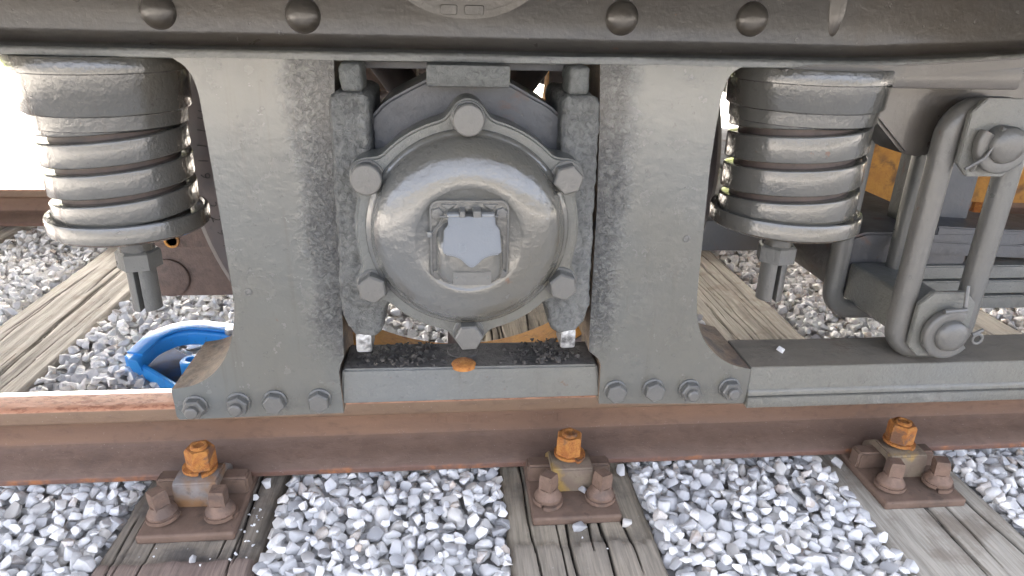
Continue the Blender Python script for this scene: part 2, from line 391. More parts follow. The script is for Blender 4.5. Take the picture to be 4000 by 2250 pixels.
# ------------------------------------------------------------------ sleepers
def sleeper(cx, mat, label, seed, ncr=9, step=0, y0=-.55, y1=1.99, wid=.24, fine=True):
    rr = random.Random(seed)
    xs = np.linspace(-wid/2, wid/2, 121); ys = np.concatenate([np.linspace(y0, .0, 60), np.linspace(.03, y1, 70)])
    X, Y = np.meshgrid(xs, ys, indexing='ij')
    Z = np.zeros_like(X); C = np.zeros_like(X)
    Z += .0016*np.sin(X*70+seed)+.0008*np.sin(X*190+Y*3+seed*2)
    for k in range(ncr):
        c0 = rr.uniform(-wid*.46, wid*.46); a = rr.uniform(y0-.2, .9); ln = rr.uniform(.25, 1.5); wd = rr.uniform(.0008, .0024); dp = rr.uniform(.004, .011)
        ph = rr.uniform(0, 6); sl_ = rr.uniform(-.02, .02)
        xc = c0+sl_*(Y-a)+.004*np.sin(Y*7+ph)+.0015*np.sin(Y*31+ph*2)
        env = np.clip(np.minimum((Y-a)/.08, (a+ln-Y)/.12), 0, 1)
        m = np.exp(-((X-xc)/np.maximum(wd*env, 1e-5))**2)*(env > 0)
        Z -= dp*m; C = np.maximum(C, m)
    ed = (wid/2-np.abs(X)); n1 = np.array([[noise.noise(Vector((seed*3+(1 if x > 0 else -1)*5, y*9, 0))) for y in ys] for x in xs])
    Z -= np.clip(1-ed/(.010+.012*np.abs(n1)), 0, 1)**2*(.012+.012*np.abs(n1))
    if step: Z += np.where(Y < step+.004*np.sin(X*60), .0042, 0)
    Z += np.array([[.002*noise.noise(Vector((x*12, y*6, seed))) for y in ys] for x in xs])
    nx, ny = X.shape
    P = np.stack([X, Y, Z+TOPZ], -1).reshape(-1, 3)
    vid = np.arange(nx*ny).reshape(nx, ny)
    F = np.stack([vid[:-1, :-1], vid[1:, :-1], vid[1:, 1:], vid[:-1, 1:]], -1).reshape(-1, 4).tolist()
    V = P.tolist(); base = len(V)
    # sides and bottom
    border = list(vid[:, 0])+list(vid[-1, 1:])+list(vid[-2::-1, -1])+list(vid[0, -2:0:-1])
    for i in border:
        p = V[i]; V.append([p[0], p[1], TOPZ-.14])
    nb = len(border)
    for i in range(nb): F.append([border[(i+1) % nb], border[i], base+i, base+(i+1) % nb])
    F.append([base+i for i in range(nb)][::-1])
    me = bpy.data.meshes.new('sleeper'); me.from_pydata(V, [], F); me.update()
    at = me.attributes.new('crack', 'FLOAT', 'POINT'); at.data.foreach_set('value', np.concatenate([np.clip(C.reshape(-1)*1.1, 0, 1), np.zeros(nb)]))
    me.polygons.foreach_set('use_smooth', [True]*len(me.polygons)); me.set_sharp_from_angle(angle=R(50))
    o = link('sleeper', me, mat, None, label=label, category='railway sleeper', group='timber sleepers under the track'); o.location = (cx, 0, 0)
    return o
W_near = mat_wood('wood_weathered_brown', (.25, .215, .16), (.4, .345, .265), (.09, .082, .075, .5), (.24, .21, .17))
W_left = mat_wood('wood_weathered_dark', (.21, .18, .14), (.32, .275, .22), (.075, .07, .068, .75), (.2, .145, .12))
W_right = mat_wood('wood_weathered_grey', (.34, .31, .255), (.52, .475, .4), (.16, .12, .085, .5))
W_pale = mat_wood('wood_bleached', (.33, .305, .255), (.5, .46, .39), (.25, .19, .14, .4))
sleeper(SLX[0], W_pale, 'pale timber sleeper farthest along the track behind the coil spring at the picture edge', 31, 6)
sleeper(SLX[1], W_pale, 'bleached timber sleeper behind the rail beside the blue clamp', 5, 10)
sleeper(SLX[2], W_left, 'dark timber sleeper with baseplate below the bogie pedestal near the blue clamp', 8, 12, step=-.247)
sleeper(SLX[3], W_near, 'cracked grey brown timber sleeper with loose white stones below the axle box', 3, 15, step=-.25)
sleeper(SLX[4], W_right, 'split grey timber sleeper with weathered grain below the swing link', 12, 20)
sleeper(SLX[5], W_pale, 'beige timber sleeper glimpsed behind the swing link', 21, 6)
sleeper(SLX[6], W_pale, 'timber sleeper by the far rail beyond the leaf spring', 22, 5)

# ------------------------------------------------------------------ rails
def rail(cy, label, x0=-60, x1=60):
    h = [(.0, -.018), (.020, -.0182), (.029, -.0192), (.0335, -.0222), (.035, -.027), (.0355, -.0445), (.034, -.047), (.015, -.052), (.0105, -.057), (.0095, -.075), (.0095, -.092), (.0115, -.102), (.02, -.110), (.038, -.1185), (.0635, -.1335), (.0655, -.1365), (.0655, -.1445), (.064, -.146)]
    pts = [(-a, z) for a, z in h]+[(a, z) for a, z in h[::-1]][:-1]
    b_ = bmesh.new(); A = [b_.verts.new((x0, cy+a, z)) for a, z in pts]; B = [b_.verts.new((x1, cy+a, z)) for a, z in pts]
    n = len(pts)
    for i in range(n): b_.faces.new((A[i], A[(i+1) % n], B[(i+1) % n], B[i]))
    b_.faces.new(A); b_.faces.new(B[::-1])
    return obj('rail', b_, 'rail', None, ang=30, label=label, category='rail', group='running rails of the track')
wall_bm = box(-40, 40, -9.6, -9.0, -.235, 2.0, 0)  # added out of view to shade upright faces and darken reflections
obj('sky_block_wall', wall_bm, 'body', None, label='unseen dark wall added behind the viewer to hold back low sky light', category='wall')
RN = rail(0, 'rusty brown steel rail running under the bogie in front')
for x, wd in ((-.052, .010), (-.024, .010), (.006, .007), (.019, .010), (.04, .012), (.085, .014), (.135, .011), (.158, .016), (.18, .009)):
    obj('rolled_mark', box(x-wd/2, x+wd/2, -.0108, -.0095, -.084, -.069, .0004, 1), 'rail', RN)
rail(1.505, 'rusty brown far rail seen behind the coil springs')

# ------------------------------------------------------------------ baseplates
def baseplate_meshes():
    d = {}
    b_ = box(-.074, .074, -.206, .21, -.1595, -.1435, .005, 3); d['base'] = fin_bm(b_)
    d['rib'] = fin_bm(prism([(-.074, 0), (.074, 0), (.073, .034), (-.073, .036)], -.112, -.083, .004, 3))
    # clip: bent plate, runs over the rib gap down to the plate
    sec = [Vector((0, -.072, -.124)), Vector((0, -.085, -.112)), Vector((0, -.122, -.105)), Vector((0, -.129, -.108)), Vector((0, -.132, -.118)), Vector((0, -.133, -.143))]
    b_ = sweep(sec, [(-.033, -.006), (.033, -.006), (.033, .006), (-.033, .006)], up=Vector((1, 0, .001)).normalized() if False else Vector((0, 0, 1)))
    b_.free()
    b_ = prism([(-.058, -.136), (-.058, -.121), (-.084, -.1), (-.09, -.0955), (-.134, -.0955), (-.1405, -.099), (-.143, -.106), (-.1435, -.143), (-.13, -.143), (-.128, -.112), (-.095, -.112), (-.07, -.13)], -.035, .035, .0022, 2)
    bmesh.ops.transform(b_, matrix=Matrix(((0, 1, 0, 0), (1, 0, 0, 0), (0, 0, 1, 0), (0, 0, 0, 1))), verts=b_.verts[:]); d['clip'] = fin_bm(b_)
    # hook bolt
    b_ = hexhead(.0235, .036, 6, .3, .12, 'Z'); bmesh.ops.translate(b_, verts=b_.verts[:], vec=(0, -.106, -.087)); d['nut'] = fin_bm(b_, 30)
    b_ = lathe([(.014, -.054), (.0135, -.0485), (.011, -.0465), (.008, -.0465), (.0075, -.048), (0, -.048)], 20, loc=(0, -.106, 0)); d['stud'] = fin_bm(b_)
    # spring washer (split helix)
    def washer(r, y, z, x, rev=1.0, t=.0042):
        pth = [Vector((x+r*math.cos(a), y+r*math.sin(a), z+rev*.0055*(i/40))) for i, a in enumerate([R(-70+352*k/40) for k in range(41)])]
        return sweep(pth, [(-.006, -t*.6), (.006, -t*.6), (.006, t*.6), (-.006, t*.6)])
    d['washer'] = fin_bm(washer(.021, -.106, -.0925, 0))
    # coach screw: domed flange and square head
    def screw(lean):
        b2 = lathe([(.0225, 0), (.023, .006), (.0212, .009), (.0175, .014), (.0145, .020), (.0, .021)], 28)
        h = hexhead(.0165, .03, 4, PI/4+lean, .3, 'Z'); join(b2, h, Matrix.Translation((0, 0, .016)))
        return b2
    d['screw'] = fin_bm(screw(.2), 35); d['screw2'] = fin_bm(screw(-.35), 35)
    d['swasher'] = fin_bm(washer(.0195, 0, .003, 0, 1.0, .005))
    return d
BP = baseplate_meshes()
def baseplate(cx, cy, flip, label, seed=0, clip='clip'):
    rr = random.Random(seed)
    t = empty('baseplate', (cx, cy, 0), label=label, category='rail fastening', group='rail baseplates'); t.rotation_euler.z = PI if flip else 0
    link('base', BP['base'], 'plate', t)
    o = link('rib', BP['rib'], 'plate', t); o.location = (0, 0, -.146)
    o = link('clip', BP['clip'], 'clip', t); o.material_slots[0].link = 'OBJECT'; o.material_slots[0].material = M_[clip]
    o = link('nut', BP['nut'], 'orange', t); o.location = (rr.uniform(-.004, .004), 0, 0)
    link('stud', BP['stud'], 'orange', o)
    link('washer', BP['washer'], 'orange', t)
    for sx in (-1, 1):
        s = link('coach_screw', BP['screw' if (sx > 0) == (seed % 2 == 0) else 'screw2'], 'screw', t); s.location = (sx*.0445, -.166, -.1345); s.rotation_euler = (rr.uniform(-.06, .06), rr.uniform(-.08, .08), rr.uniform(-.5, .5))
        w_ = link('spring_washer', BP['swasher'], 'screw', t); w_.location = (sx*.0445, -.166, -.1425); w_.rotation_euler.z = rr.uniform(-1, 2)
    return t
baseplate(SLX[2], 0, False, 'rusty baseplate with orange bolt on the dark sleeper near the blue clamp', seed=2, clip='clip_grey')
baseplate(.183, 0, False, 'rusty baseplate with tall orange bolt on the sleeper below the axle box', seed=4, clip='clip_yellow')
baseplate(.790, 0, False, 'rusty baseplate with yellow stained orange bolt on the split grey sleeper', seed=7, clip='clip_yellow')
baseplate(SLX[1], 1.505, False, 'rusty baseplate on the far rail at the bleached sleeper', seed=8)
baseplate(SLX[5], 1.505, False, 'rusty baseplate on the far rail behind the swing link', seed=9)
baseplate(2.1, 1.505, False, 'small rusty far rail fastening with orange bolt at the picture edge', seed=10)

# ------------------------------------------------------------------ ballast stones
def stone_variant(seed, npts=15, fine=True):
    rr = random.Random(seed); b_ = bmesh.new()
    sx, sy, sz = 1, rr.uniform(.68, .98), rr.uniform(.52, .82)
    for i in range(npts):
        v = Vector((rr.gauss(0, 1), rr.gauss(0, 1), rr.gauss(0, 1))).normalized()
        v *= rr.uniform(.82, 1.12); b_.verts.new((v.x*sx, v.y*sy, v.z*sz))
    bmesh.ops.convex_hull(b_, input=b_.verts[:])
    lo = [v for v in b_.verts if not v.link_faces]
    if lo: bmesh.ops.delete(b_, geom=lo, context='VERTS')
    bmesh.ops.dissolve_limit(b_, angle_limit=R(14), verts=b_.verts[:], edges=b_.edges[:])
    if fine: bmesh.ops.bevel(b_, geom=b_.edges[:], offset=.045, segments=1, affect='EDGES', clamp_overlap=True)
    bmesh.ops.triangulate(b_, faces=b_.faces[:])
    bmesh.ops.recalc_face_normals(b_, faces=b_.faces[:])
    me = bpy.data.meshes.new('stone'); b_.to_mesh(me); b_.free()
    if fine: me.polygons.foreach_set('use_smooth', [True]*len(me.polygons)); me.set_sharp_from_angle(angle=R(32))
    return me
FINE = [stone_variant(100+i, 14+i % 5) for i in range(26)]
COARSE = [stone_variant(300+i, 11+i % 3, False) for i in range(16)]
def arrs(me):
    v = np.empty(len(me.vertices)*3); me.vertices.foreach_get('co', v); f = np.empty(len(me.loops), int); me.loops.foreach_get('vertex_index', f)
    return v.reshape(-1, 3), f.reshape(-1, 3)
FA = [arrs(m) for m in FINE]; CA = [arrs(m) for m in COARSE]
X0, X1, Y0, Y1, CS = -2.5, 3.1, -.95, 2.3, .006
HM = np.full((int((X1-X0)/CS)+1, int((Y1-Y0)/CS)+1), -.193)
gx = X0+np.arange(HM.shape[0])*CS; gy = Y0+np.arange(HM.shape[1])*CS
def inside_sleeper(x, y, m=0.0): return any(abs(x-c) < .12+m for c in SLX) and -.56 < y < 2.0
for c in SLX:
    i0, i1 = np.searchsorted(gx, c-.12), np.searchsorted(gx, c+.12); j0, j1 = np.searchsorted(gy, -.55), np.searchsorted(gy, 1.99); HM[i0:i1, j0:j1] = 9
stones = []
def pour(xa, xb, ya, yb, n, rmin, rmax, zlim, fine):
    for k in range(n):
        best = None
        for _ in range(5):
            x = rng.uniform(xa, xb); y = rng.uniform(ya, yb); i = int((x-X0)/CS); j = int((y-Y0)/CS); h = HM[i, j]
            if best is None or h < best[0]: best = (h, x, y, i, j)
        h, x, y, i, j = best
        if h > 0: continue
        r = rng.uniform(rmin, rmax)*(1 if rng.random() > .12 else 1.25); q = int(r*.75/CS)+1
        pat = HM[max(0, i-q):i+q+1, max(0, j-q):j+q+1]
        if (pat > 1).mean() > .3: continue
        pv = pat[pat < 1]
        z = .22*pv.max()+.78*pv.mean()+r*.36
        for cy in (0, 1.505):
            if abs(y-cy) < .085+r*.6: zl = -.158 if abs(y-cy) > .04 else -.17; break
        else: zl = zlim(x, y)
        if z+r*.6 > zl+.008: continue
        q2 = int(r/CS)+1; ia, ib, ja, jb = max(0, i-q2), i+q2+1, max(0, j-q2), j+q2+1
        dd = (gx[ia:ib, None]-x)**2+(gy[None, ja:jb]-y)**2
        cap = z+np.sqrt(np.clip(r*r*.72-dd, 0, None))*.75
        sub = HM[ia:ib, ja:jb]; HM[ia:ib, ja:jb] = np.where((dd < r*r*.72) & (sub < 1), np.maximum(sub, cap), sub)
        stones.append((x, y, z, r, fine))
pour(-.95, 1.3, -.6, .06, 15000, .0115, .0178, lambda x, y: -.148, True)
pour(-.95, 1.3, -.6, .06, 6000, .0085, .012, lambda x, y: -.150, True)
pour(-2.3, 2.9, .06, 1.56, 24000, .0125, .0195, lambda x, y: -.160, False)
pour(-2.4, 3.0, 1.55, 2.25, 4200, .014, .022, lambda x, y: -.17, False)
def projpx(p):
    q = Vector(p)-CAMP; d = q.dot(fwd); return (512+q.dot(r2)/d*2672.57*.256, 288-q.dot(u2)/d*2672.57*.256, d)
vis = []
for k, s in enumerate(stones):
    if not s[4]: continue
    u, v, d = projpx(s[:3])
    i = int((s[0]-X0)/CS); j = int((s[1]-Y0)/CS); expo = HM[i, j]-s[2]
    if -6 < u < 1030 and -6 < v < 584: vis.append((s[3]/d*(1 if expo < s[3]*.78 else .3), k))
vis.sort(reverse=True); single = set(k for _, k in vis[:300])
def rot3():
    q = nrng.normal(size=4); q /= np.linalg.norm(q); a, b_, c, d = q
    return np.array([[1-2*(c*c+d*d), 2*(b_*c-a*d), 2*(b_*d+a*c)], [2*(b_*c+a*d), 1-2*(b_*b_+d*d), 2*(c*d-a*b_)], [2*(b_*d-a*c), 2*(c*d+a*b_), 1-2*(b_*b_+c*c)]])
def flatrot():
    a = rng.uniform(0, 2*PI); m = Matrix.Rotation(rng.gauss(0, .45), 3, 'X') @ Matrix.Rotation(rng.gauss(0, .45), 3, 'Y') @ Matrix.Rotation(a, 3, 'Z'); return m
for m in FINE: m.materials.append(M_['stone'])
VS, FS, TS = [], [], []; nv = 0
for k, (x, y, z, r, fine) in enumerate(stones):
    m = flatrot()
    if k in single:
        o = bpy.data.objects.new('stone', FINE[k % len(FINE)]); COL.objects.link(o); o.parent = ballast
        o.matrix_local = Matrix.Translation((x, y, z)) @ m.to_4x4() @ Matrix.Scale(r, 4)
    else:
        near = fine or (y < .6 and -1.2 < x < 1.6)
        v, f = (FA if near else CA)[k % (len(FA) if near else len(CA))]
        VS.append(v @ np.array(m).T*r+np.array((x, y, z))); FS.append(f+nv); nv += len(v); TS.append(np.full(len(v), rng.random()))
V = np.concatenate(VS); F = np.concatenate(FS); T = np.concatenate(TS)
me = bpy.data.meshes.new('gravel'); me.vertices.add(len(V)); me.vertices.foreach_set('co', V.reshape(-1)); me.loops.add(F.size); me.loops.foreach_set('vertex_index', F.reshape(-1).astype(np.int32))
me.polygons.add(len(F)); me.polygons.foreach_set('loop_start', np.arange(0, F.size, 3, dtype=np.int32)); me.update(calc_edges=True)
at = me.attributes.new('tone', 'FLOAT', 'POINT'); at.data.foreach_set('value', T)
me.polygons.foreach_set('use_smooth', [True]*len(me.polygons)); me.set_sharp_from_angle(angle=R(30))
link('gravel', me, 'stone', ballast, kind='stuff')
# loose stones lying on timber and plates
for i, (x, y, z, r, lab) in enumerate((
        (.185, -.216, -.150, .0155, 'large white stone lying on the middle sleeper in front of its baseplate'),
        (.264, -.212, -.152, .0115, 'round white stone near the corner of the middle baseplate'),
        (.200, -.150, -.134, .0098, 'grey white stone on the middle baseplate between two coach screws'),
        (.285, -.083, -.148, .014, 'pale stone wedged between rail and middle sleeper corner'),
        (-.409, -.252, -.150, .0085, 'small white stone on the dark sleeper in front of its baseplate'),
        (-.352, -.112, -.153, .0075, 'tiny white pebble on the dark sleeper beside its baseplate'),
        (-.340, -.079, -.150, .012, 'white stone against the rail foot on the dark sleeper'),
        (.452, -.244, .1765, .0075, 'grey stone chip lying on the dirty top of the long tie bar'),
        (.695, -.085, -.148, .014, 'white stone against the rail foot on the split grey sleeper'))):
    o = link('loose_stone', FINE[(i*5+2) % len(FINE)], None, None, label=lab, category='stone', group='loose stones on the sleepers')
    o.matrix_world = Matrix.Translation((x, y, z)) @ flatrot().to_4x4() @ Matrix.Scale(r, 4)
fl = bpy.data.meshes.new('stone_crumbs'); VS, FS, TS = [], [], []; nv = 0
for i in range(46):
    k = rng.random(); x, y = (rng.uniform(-.36, -.325), rng.uniform(-.25, -.13)) if k < .45 else ((rng.uniform(-.52, -.35), rng.uniform(-.29, -.215)) if k < .75 else (rng.uniform(.09, .29), rng.uniform(-.3, -.22)))
    v, f = CA[i % len(CA)]; r = rng.uniform(.001, .0036)
    VS.append(v @ np.array(flatrot()).T*r+np.array((x, y, TOPZ+.001+r*.3))); FS.append(f+nv); nv += len(v); TS.append(np.full(len(v), rng.uniform(.4, 1)))
fl.from_pydata(np.concatenate(VS).tolist(), [], np.concatenate(FS).tolist()); at = fl.attributes.new('tone', 'FLOAT', 'POINT'); at.data.foreach_set('value', np.concatenate(TS))
link('stone_crumbs', fl, 'stone', ballast, kind='stuff')

# ================================================================== BOGIE
BO = empty('bogie', (0, 0, 0), label='grey painted railway bogie frame with axle box and coil springs', category='bogie')
YF = -.29     # face of the pedestals
# ---- girder
def girder():
    prof = [(-.13, .80), (-.252, .80), (-.252, .592), (-.2535, .584), (-.259, .579), (-.268, .5768), (-.286, .5752), (-.2895, .574), (-.2905, .5715), (-.290, .5665), (-.288, .5655), (-.13, .5655)]
    xs = list(np.linspace(-1.3, .4, 30))+list(np.linspace(.42, .9, 26))+[1.3, 2.2]
    b_ = bmesh.new(); rings = []
    for x in xs:
        t = min(max((x-.44)/.3, 0), 1); lift = .014*t*t*(3-2*t)
        ring = []
        for y, z in prof:
            k = max(0, min(1, (.60-z)/.02)) if z < .7 else 0
            wob = .0009*noise.noise(Vector((x*9, y*30, z*30)))+.0005*noise.noise(Vector((x*40, y*30, 3)))
            ring.append(b_.verts.new((x, y+wob, z+lift*min(1, k+(.0 if z > .6 else .3))+(wob if z < .6 else 0))))
        rings.append(ring)
    n = len(prof)
    for A, B in zip(rings, rings[1:]):
        for i in range(n): b_.faces.new((A[i], B[i], B[(i+1) % n], A[(i+1) % n]))
    b_.faces.new(rings[0]); b_.faces.new(rings[-1][::-1])
    return b_
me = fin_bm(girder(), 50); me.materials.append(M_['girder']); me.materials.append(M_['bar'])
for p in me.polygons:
    if p.center.z < .5765+.014*min(max((p.center.x-.44)/.3, 0), 1) or p.center.y < -.285: p.material_index = 1  # lip gets the lighter grey in place of the stronger light on it
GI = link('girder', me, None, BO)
# rivets
b = lathe([(.0195, 0), (.0186, .0035), (.016, .0075), (.011, .0108), (.0055, .0124), (0, .0128)], 28)
bmesh.ops.transform(b, matrix=Matrix.Rotation(R(90), 4, 'X'), verts=b.verts[:]); RIV = fin_bm(b)
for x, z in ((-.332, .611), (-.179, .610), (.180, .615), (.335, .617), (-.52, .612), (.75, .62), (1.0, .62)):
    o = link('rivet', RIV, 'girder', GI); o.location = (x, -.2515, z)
# dent ridge casting on girder at right
b = lathe([(.016, 0), (.0145, .002), (.008, .0035), (0, .004)], 20); bmesh.ops.transform(b, matrix=Matrix.Rotation(R(90), 4, 'X') @ Matrix.Diagonal((.7, 2.6, 1, 1)), verts=b.verts[:])
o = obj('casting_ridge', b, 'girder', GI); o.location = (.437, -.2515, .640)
# oval plate
def oval(a, c, y0, y1, inner=None):
    n = 72; out = [(a*math.cos(2*PI*i/n), c*math.sin(2*PI*i/n)) for i in range(n)]
    if inner is None: return prism(out, y0, y1, .0012, 2, 40)
    b_ = bmesh.new(); L = []
    for (aa, cc, y) in ((a, c, y1), (a, c, y0), (inner[0], inner[1], y0), (inner[0], inner[1], y1)):
        L.append([b_.verts.new((aa*math.cos(2*PI*i/n), y, cc*math.sin(2*PI*i/n))) for i in range(n)])
    for A, B in zip(L, L[1:]):
        for i in range(n): b_.faces.new((A[i], A[(i+1) % n], B[(i+1) % n], B[i]))
    return b_
OZ = .6705
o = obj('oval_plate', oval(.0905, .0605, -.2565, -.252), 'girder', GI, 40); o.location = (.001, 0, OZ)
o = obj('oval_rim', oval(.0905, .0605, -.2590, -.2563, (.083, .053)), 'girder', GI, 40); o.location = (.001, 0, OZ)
for x, z, wd in ((-.0185, .6195, .019), (.010, .6195, .022)):
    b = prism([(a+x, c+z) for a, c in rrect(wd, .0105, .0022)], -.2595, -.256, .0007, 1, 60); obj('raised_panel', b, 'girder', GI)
# ---- pedestals
LP = [(-.163, .121), (-.372, .118), (-.3755, .1225), (-.376, .162)]+smooth_pts([(-.376, .1635), (-.345, .168), (-.318, .186), (-.299, .214), (-.288, .25), (-.2835, .28)], 2)+[(-.2835, .30), (-.285, .374), (-.288, .492)]+smooth_pts([(-.2885, .50), (-.2895, .535), (-.297, .556), (-.312, .566)], 2)+[(-.315, .5668), (-.143, .5668), (-.146, .50), (-.150, .40), (-.156, .24), (-.157, .205), (-.1625, .192), (-.165, .182)]
RP = [(.180, .1235), (.3865, .117), (.389, .12), (.389, .1705)]+smooth_pts([(.389, .1715), (.362, .178), (.337, .193), (.316, .217), (.303, .247), (.299, .28)], 2)+[(.298, .30), (.293, .452), (.294, .50)]+smooth_pts([(.2945, .51), (.296, .54), (.303, .560), (.316, .5665)], 2)+[(.32, .5668), (.150, .5668), (.154, .50), (.158, .40), (.160, .24), (.161, .205), (.174, .194), (.1785, .185)]
def pedestal(pts, back):
    b_ = prism(pts, YF, back, .0032, 3, 30); return b_
for pts, sx in ((LP, -1), (RP, 1)):
    me = fin_bm(pedestal(pts, -.155), 40)
    me.materials.append(M_['paint']); me.materials.append(M_['inner'])
    for p in me.polygons:
        if abs(p.normal.y) < .3 and p.center.y > -.284: p.material_index = 1
    P = link('pedestal', me, None, BO, label='pedestal leg beside the blue clamp' if sx < 0 else 'pedestal leg joined to the long tie bar')
    bx = (-.349, -.295, -.249, -.192) if sx < 0 else (.201, .254, .305, .362)
    for i, x in enumerate(bx):
        z = (.139, .1415, .1435, .144)[i] if sx < 0 else (.145, .1455, .143, .1435)[i]
        stud = (sx < 0 and i < 2) or (sx > 0 and i > 1)
        w_ = lathe([(.0155, 0), (.0155, .003), (.014, .0042), (0, .0042)], 24); bmesh.ops.transform(w_, matrix=Matrix.Rotation(R(90), 4, 'X'), verts=w_.verts[:])
        h = hexhead(.0142, .011, 6, rng.uniform(0, 1), .15); join(w_, h, Matrix.Translation((0, -.004, 0)))
        if stud:
            s_ = lathe([(.0082, 0), (.008, .008), (.0062, .0095), (0, .0098)], 18); bmesh.ops.transform(s_, matrix=Matrix.Rotation(R(90), 4, 'X'), verts=s_.verts[:]); join(w_, s_, Matrix.Translation((0, -.013, 0)))
        o = obj('bolt', w_, 'bolt', P, 30); o.location = (x, YF+.0005, z)
    # small casting boss on the leg
    b = lathe([(.005, 0), (.0045, .0012), (.003, .0016), (.0026, .0008), (0, .0008)], 16); bmesh.ops.transform(b, matrix=Matrix.Rotation(R(90), 4, 'X'), verts=b.verts[:])
    o = obj('casting_mark', b, 'bolt', P); o.location = (-.265 if sx < 0 else .275, YF+.0003, .296 if sx < 0 else .36)
# ---- tie bar between the feet
b = prism([(-.1665, .1305), (.1835, .1315), (.1755, .1805), (-.1615, .1825)], -.284, -.2105, .0028, 3, 30)
me = fin_bm(b, 40); me.materials.append(M_['bar']); me.materials.append(M_['dirtytop'])
for p in me.polygons:
    if p.normal.z > .8 and p.center.y > -.2815: p.material_index = 1
TB = link('tie_bar', me, None, BO, label='short tie bar with sooty top below the axle box')
# soot heaps on the bar
VS, FS = [], []; nv = 0
for i in range(300):
    c = rng.choice(((-.118, .03), (.118, .028), (-.07, .03), (.1, .03))); x = rng.gauss(c[0], c[1]*.75); y = rng.uniform(-.279, -.214); r = rng.uniform(.0012, .0046)*(1 if rng.random() > .1 else 1.4)
    if abs(x) > .152 or abs(x) < .03: continue
    v, f = CA[i % len(CA)]; VS.append(v @ np.array(flatrot()).T*r+np.array((x, y, .1815+r*.3+max(0, .006-abs(x-c[0])*.2)*rng.random()))); FS.append(f+nv); nv += len(v)
fl = bpy.data.meshes.new('soot'); fl.from_pydata(np.concatenate(VS).tolist(), [], np.concatenate(FS).tolist()); link('soot_crumbs', fl, 'soot', TB, kind='stuff')
b = lathe([(.017, 0), (.0165, .003), (.014, .0055), (.006, .007), (0, .0074)], 24, loc=(-.004, -.2735, .1785)); obj('rust_patch', b, 'orange', TB)
b = lathe([(.022, 0), (.021, .001), (0, .0012)], 24, loc=(-.004, -.236, .1815)); obj('oil_stain', b, 'dirtytop', TB)
# ---- long bar to the right
def longbar():
    b_ = bmesh.new()
    prof = [(-.289, .1735), (-.2895, .139), (-.2915, .1375), (-.2925, .1345), (-.2925, .1305), (-.290, .129), (-.2955, .1285), (-.296, .1145), (-.2945, .1125), (-.205, .1125), (-.205, .1735)]
    xs = [.3895]+list(np.linspace(.4, 1.2, 40))+[2.2]
    rings = [[b_.verts.new((x, y+.0005*noise.noise(Vector((x*30, y*90, z*90))), z+.0005*noise.noise(Vector((x*25, z*90, 1))))) for y, z in prof] for x in xs]
    n = len(prof)
    for A, B in zip(rings, rings[1:]):
        for i in range(n): b_.faces.new((A[i], B[i], B[(i+1) % n], A[(i+1) % n]))
    b_.faces.new(rings[0]); b_.faces.new(rings[-1][::-1])
    bmesh.ops.recalc_face_normals(b_, faces=b_.faces[:])
    es = [e for e in b_.edges if e.calc_face_angle(0) > R(60)]
    bmesh.ops.bevel(b_, geom=es, offset=.0012, segments=2, affect='EDGES', clamp_overlap=True)
    return b_
me = fin_bm(longbar(), 40); me.materials.append(M_['bar']); me.materials.append(M_['ledge'])
for p in me.polygons:
    if p.normal.z > .8 and p.center.z > .17: p.material_index = 1
LB = link('tie_bar', me, None, BO, label='long tie bar with dark dirty top running past the swing link')
# ---- axle box
box_out = [(-.108, .30), (-.108, .505)]+smooth_pts([(-.105, .508), (-.092, .522), (-.07, .534), (-.046, .546)], 1)+[(.046, .546)]+smooth_pts([(.047, .546), (.072, .532), (.095, .521), (.112, .507)], 1)+[(.112, .30)]+arc(0, .391, .118, -40, -140, 20)
AB = obj('axle_box', prism(box_out, -.285, -.16, .004, 3, 30), 'boxdark', BO, 40)
for sx in (-1, 1):
    xi, xo = (.106, .1492)
    pts = [(sx*xi, .30), (sx*(xi+.0), .529), (sx*(xi+.003), .535), (sx*(xo-.006), .535), (sx*xo, .528), (sx*(xo+.001), .40), (sx*(xo+.004), .28), (sx*(xo-.003), .258), (sx*(xo-.012), .243), (sx*(xi+.005), .242), (sx*(xi-.003), .252), (sx*(xi-.006), .275), (sx*(xi-.016), .292)]
    if sx > 0: pts = pts[::-1]
    lumpy(obj('column', prism(pts, -.312, -.17, .009, 4, 25), 'crust', AB, 50), .0026, .0016, 75, sx)
    b = box(*sorted((sx*.112, sx*.137)), -.306, -.255, .533, .5655, .008, 3); lumpy(obj('post', b, 'crust2', AB, 50), .0022, .0013, 80, sx+4)
    b = box(*sorted((sx*.118, sx*.138)), -.312, -.275, .221, .2475, .004, 2); obj('worn_stub', b, 'worn', AB)
b = box(-.0435, .0465, -.318, -.18, .5425, .5655, .003, 2); obj('equaliser_seat', b, 'crust2', AB)
b = box(-.115, .125, -.262, -.2, .556, .5655, .002, 2); obj('spacer_plate', b, 'boxdark', AB)
# cover flange
CZ = .391
def flange_outline(n=240, R0=.1245, BR=.124, lr=.0205):
    out = []
    for i in range(n):
        a = 2*PI*i/n
        r = R0
        for k in range(6):
            d = (a-R(90+60*k)+PI) % (2*PI)-PI
            if abs(d) < 1.0:
                s = BR*math.sin(d)
                if abs(s) < lr: r = max(r, BR*math.cos(d)+math.sqrt(lr*lr-s*s))
        out.append(r)
    out = np.array(out); lob = out > R0+1e-6
    for _ in range(5): out = np.maximum(out*.0+(np.roll(out, 1)+out*2+np.roll(out, -1))/4, R0)
    return [(out[i]*math.cos(2*PI*i/n), out[i]*math.sin(2*PI*i/n)+CZ) for i in range(n)]
b = prism(flange_outline(), -.352, -.30, .003, 3, 40)
CV = obj('axle_cover', b, 'flange', BO, 45)
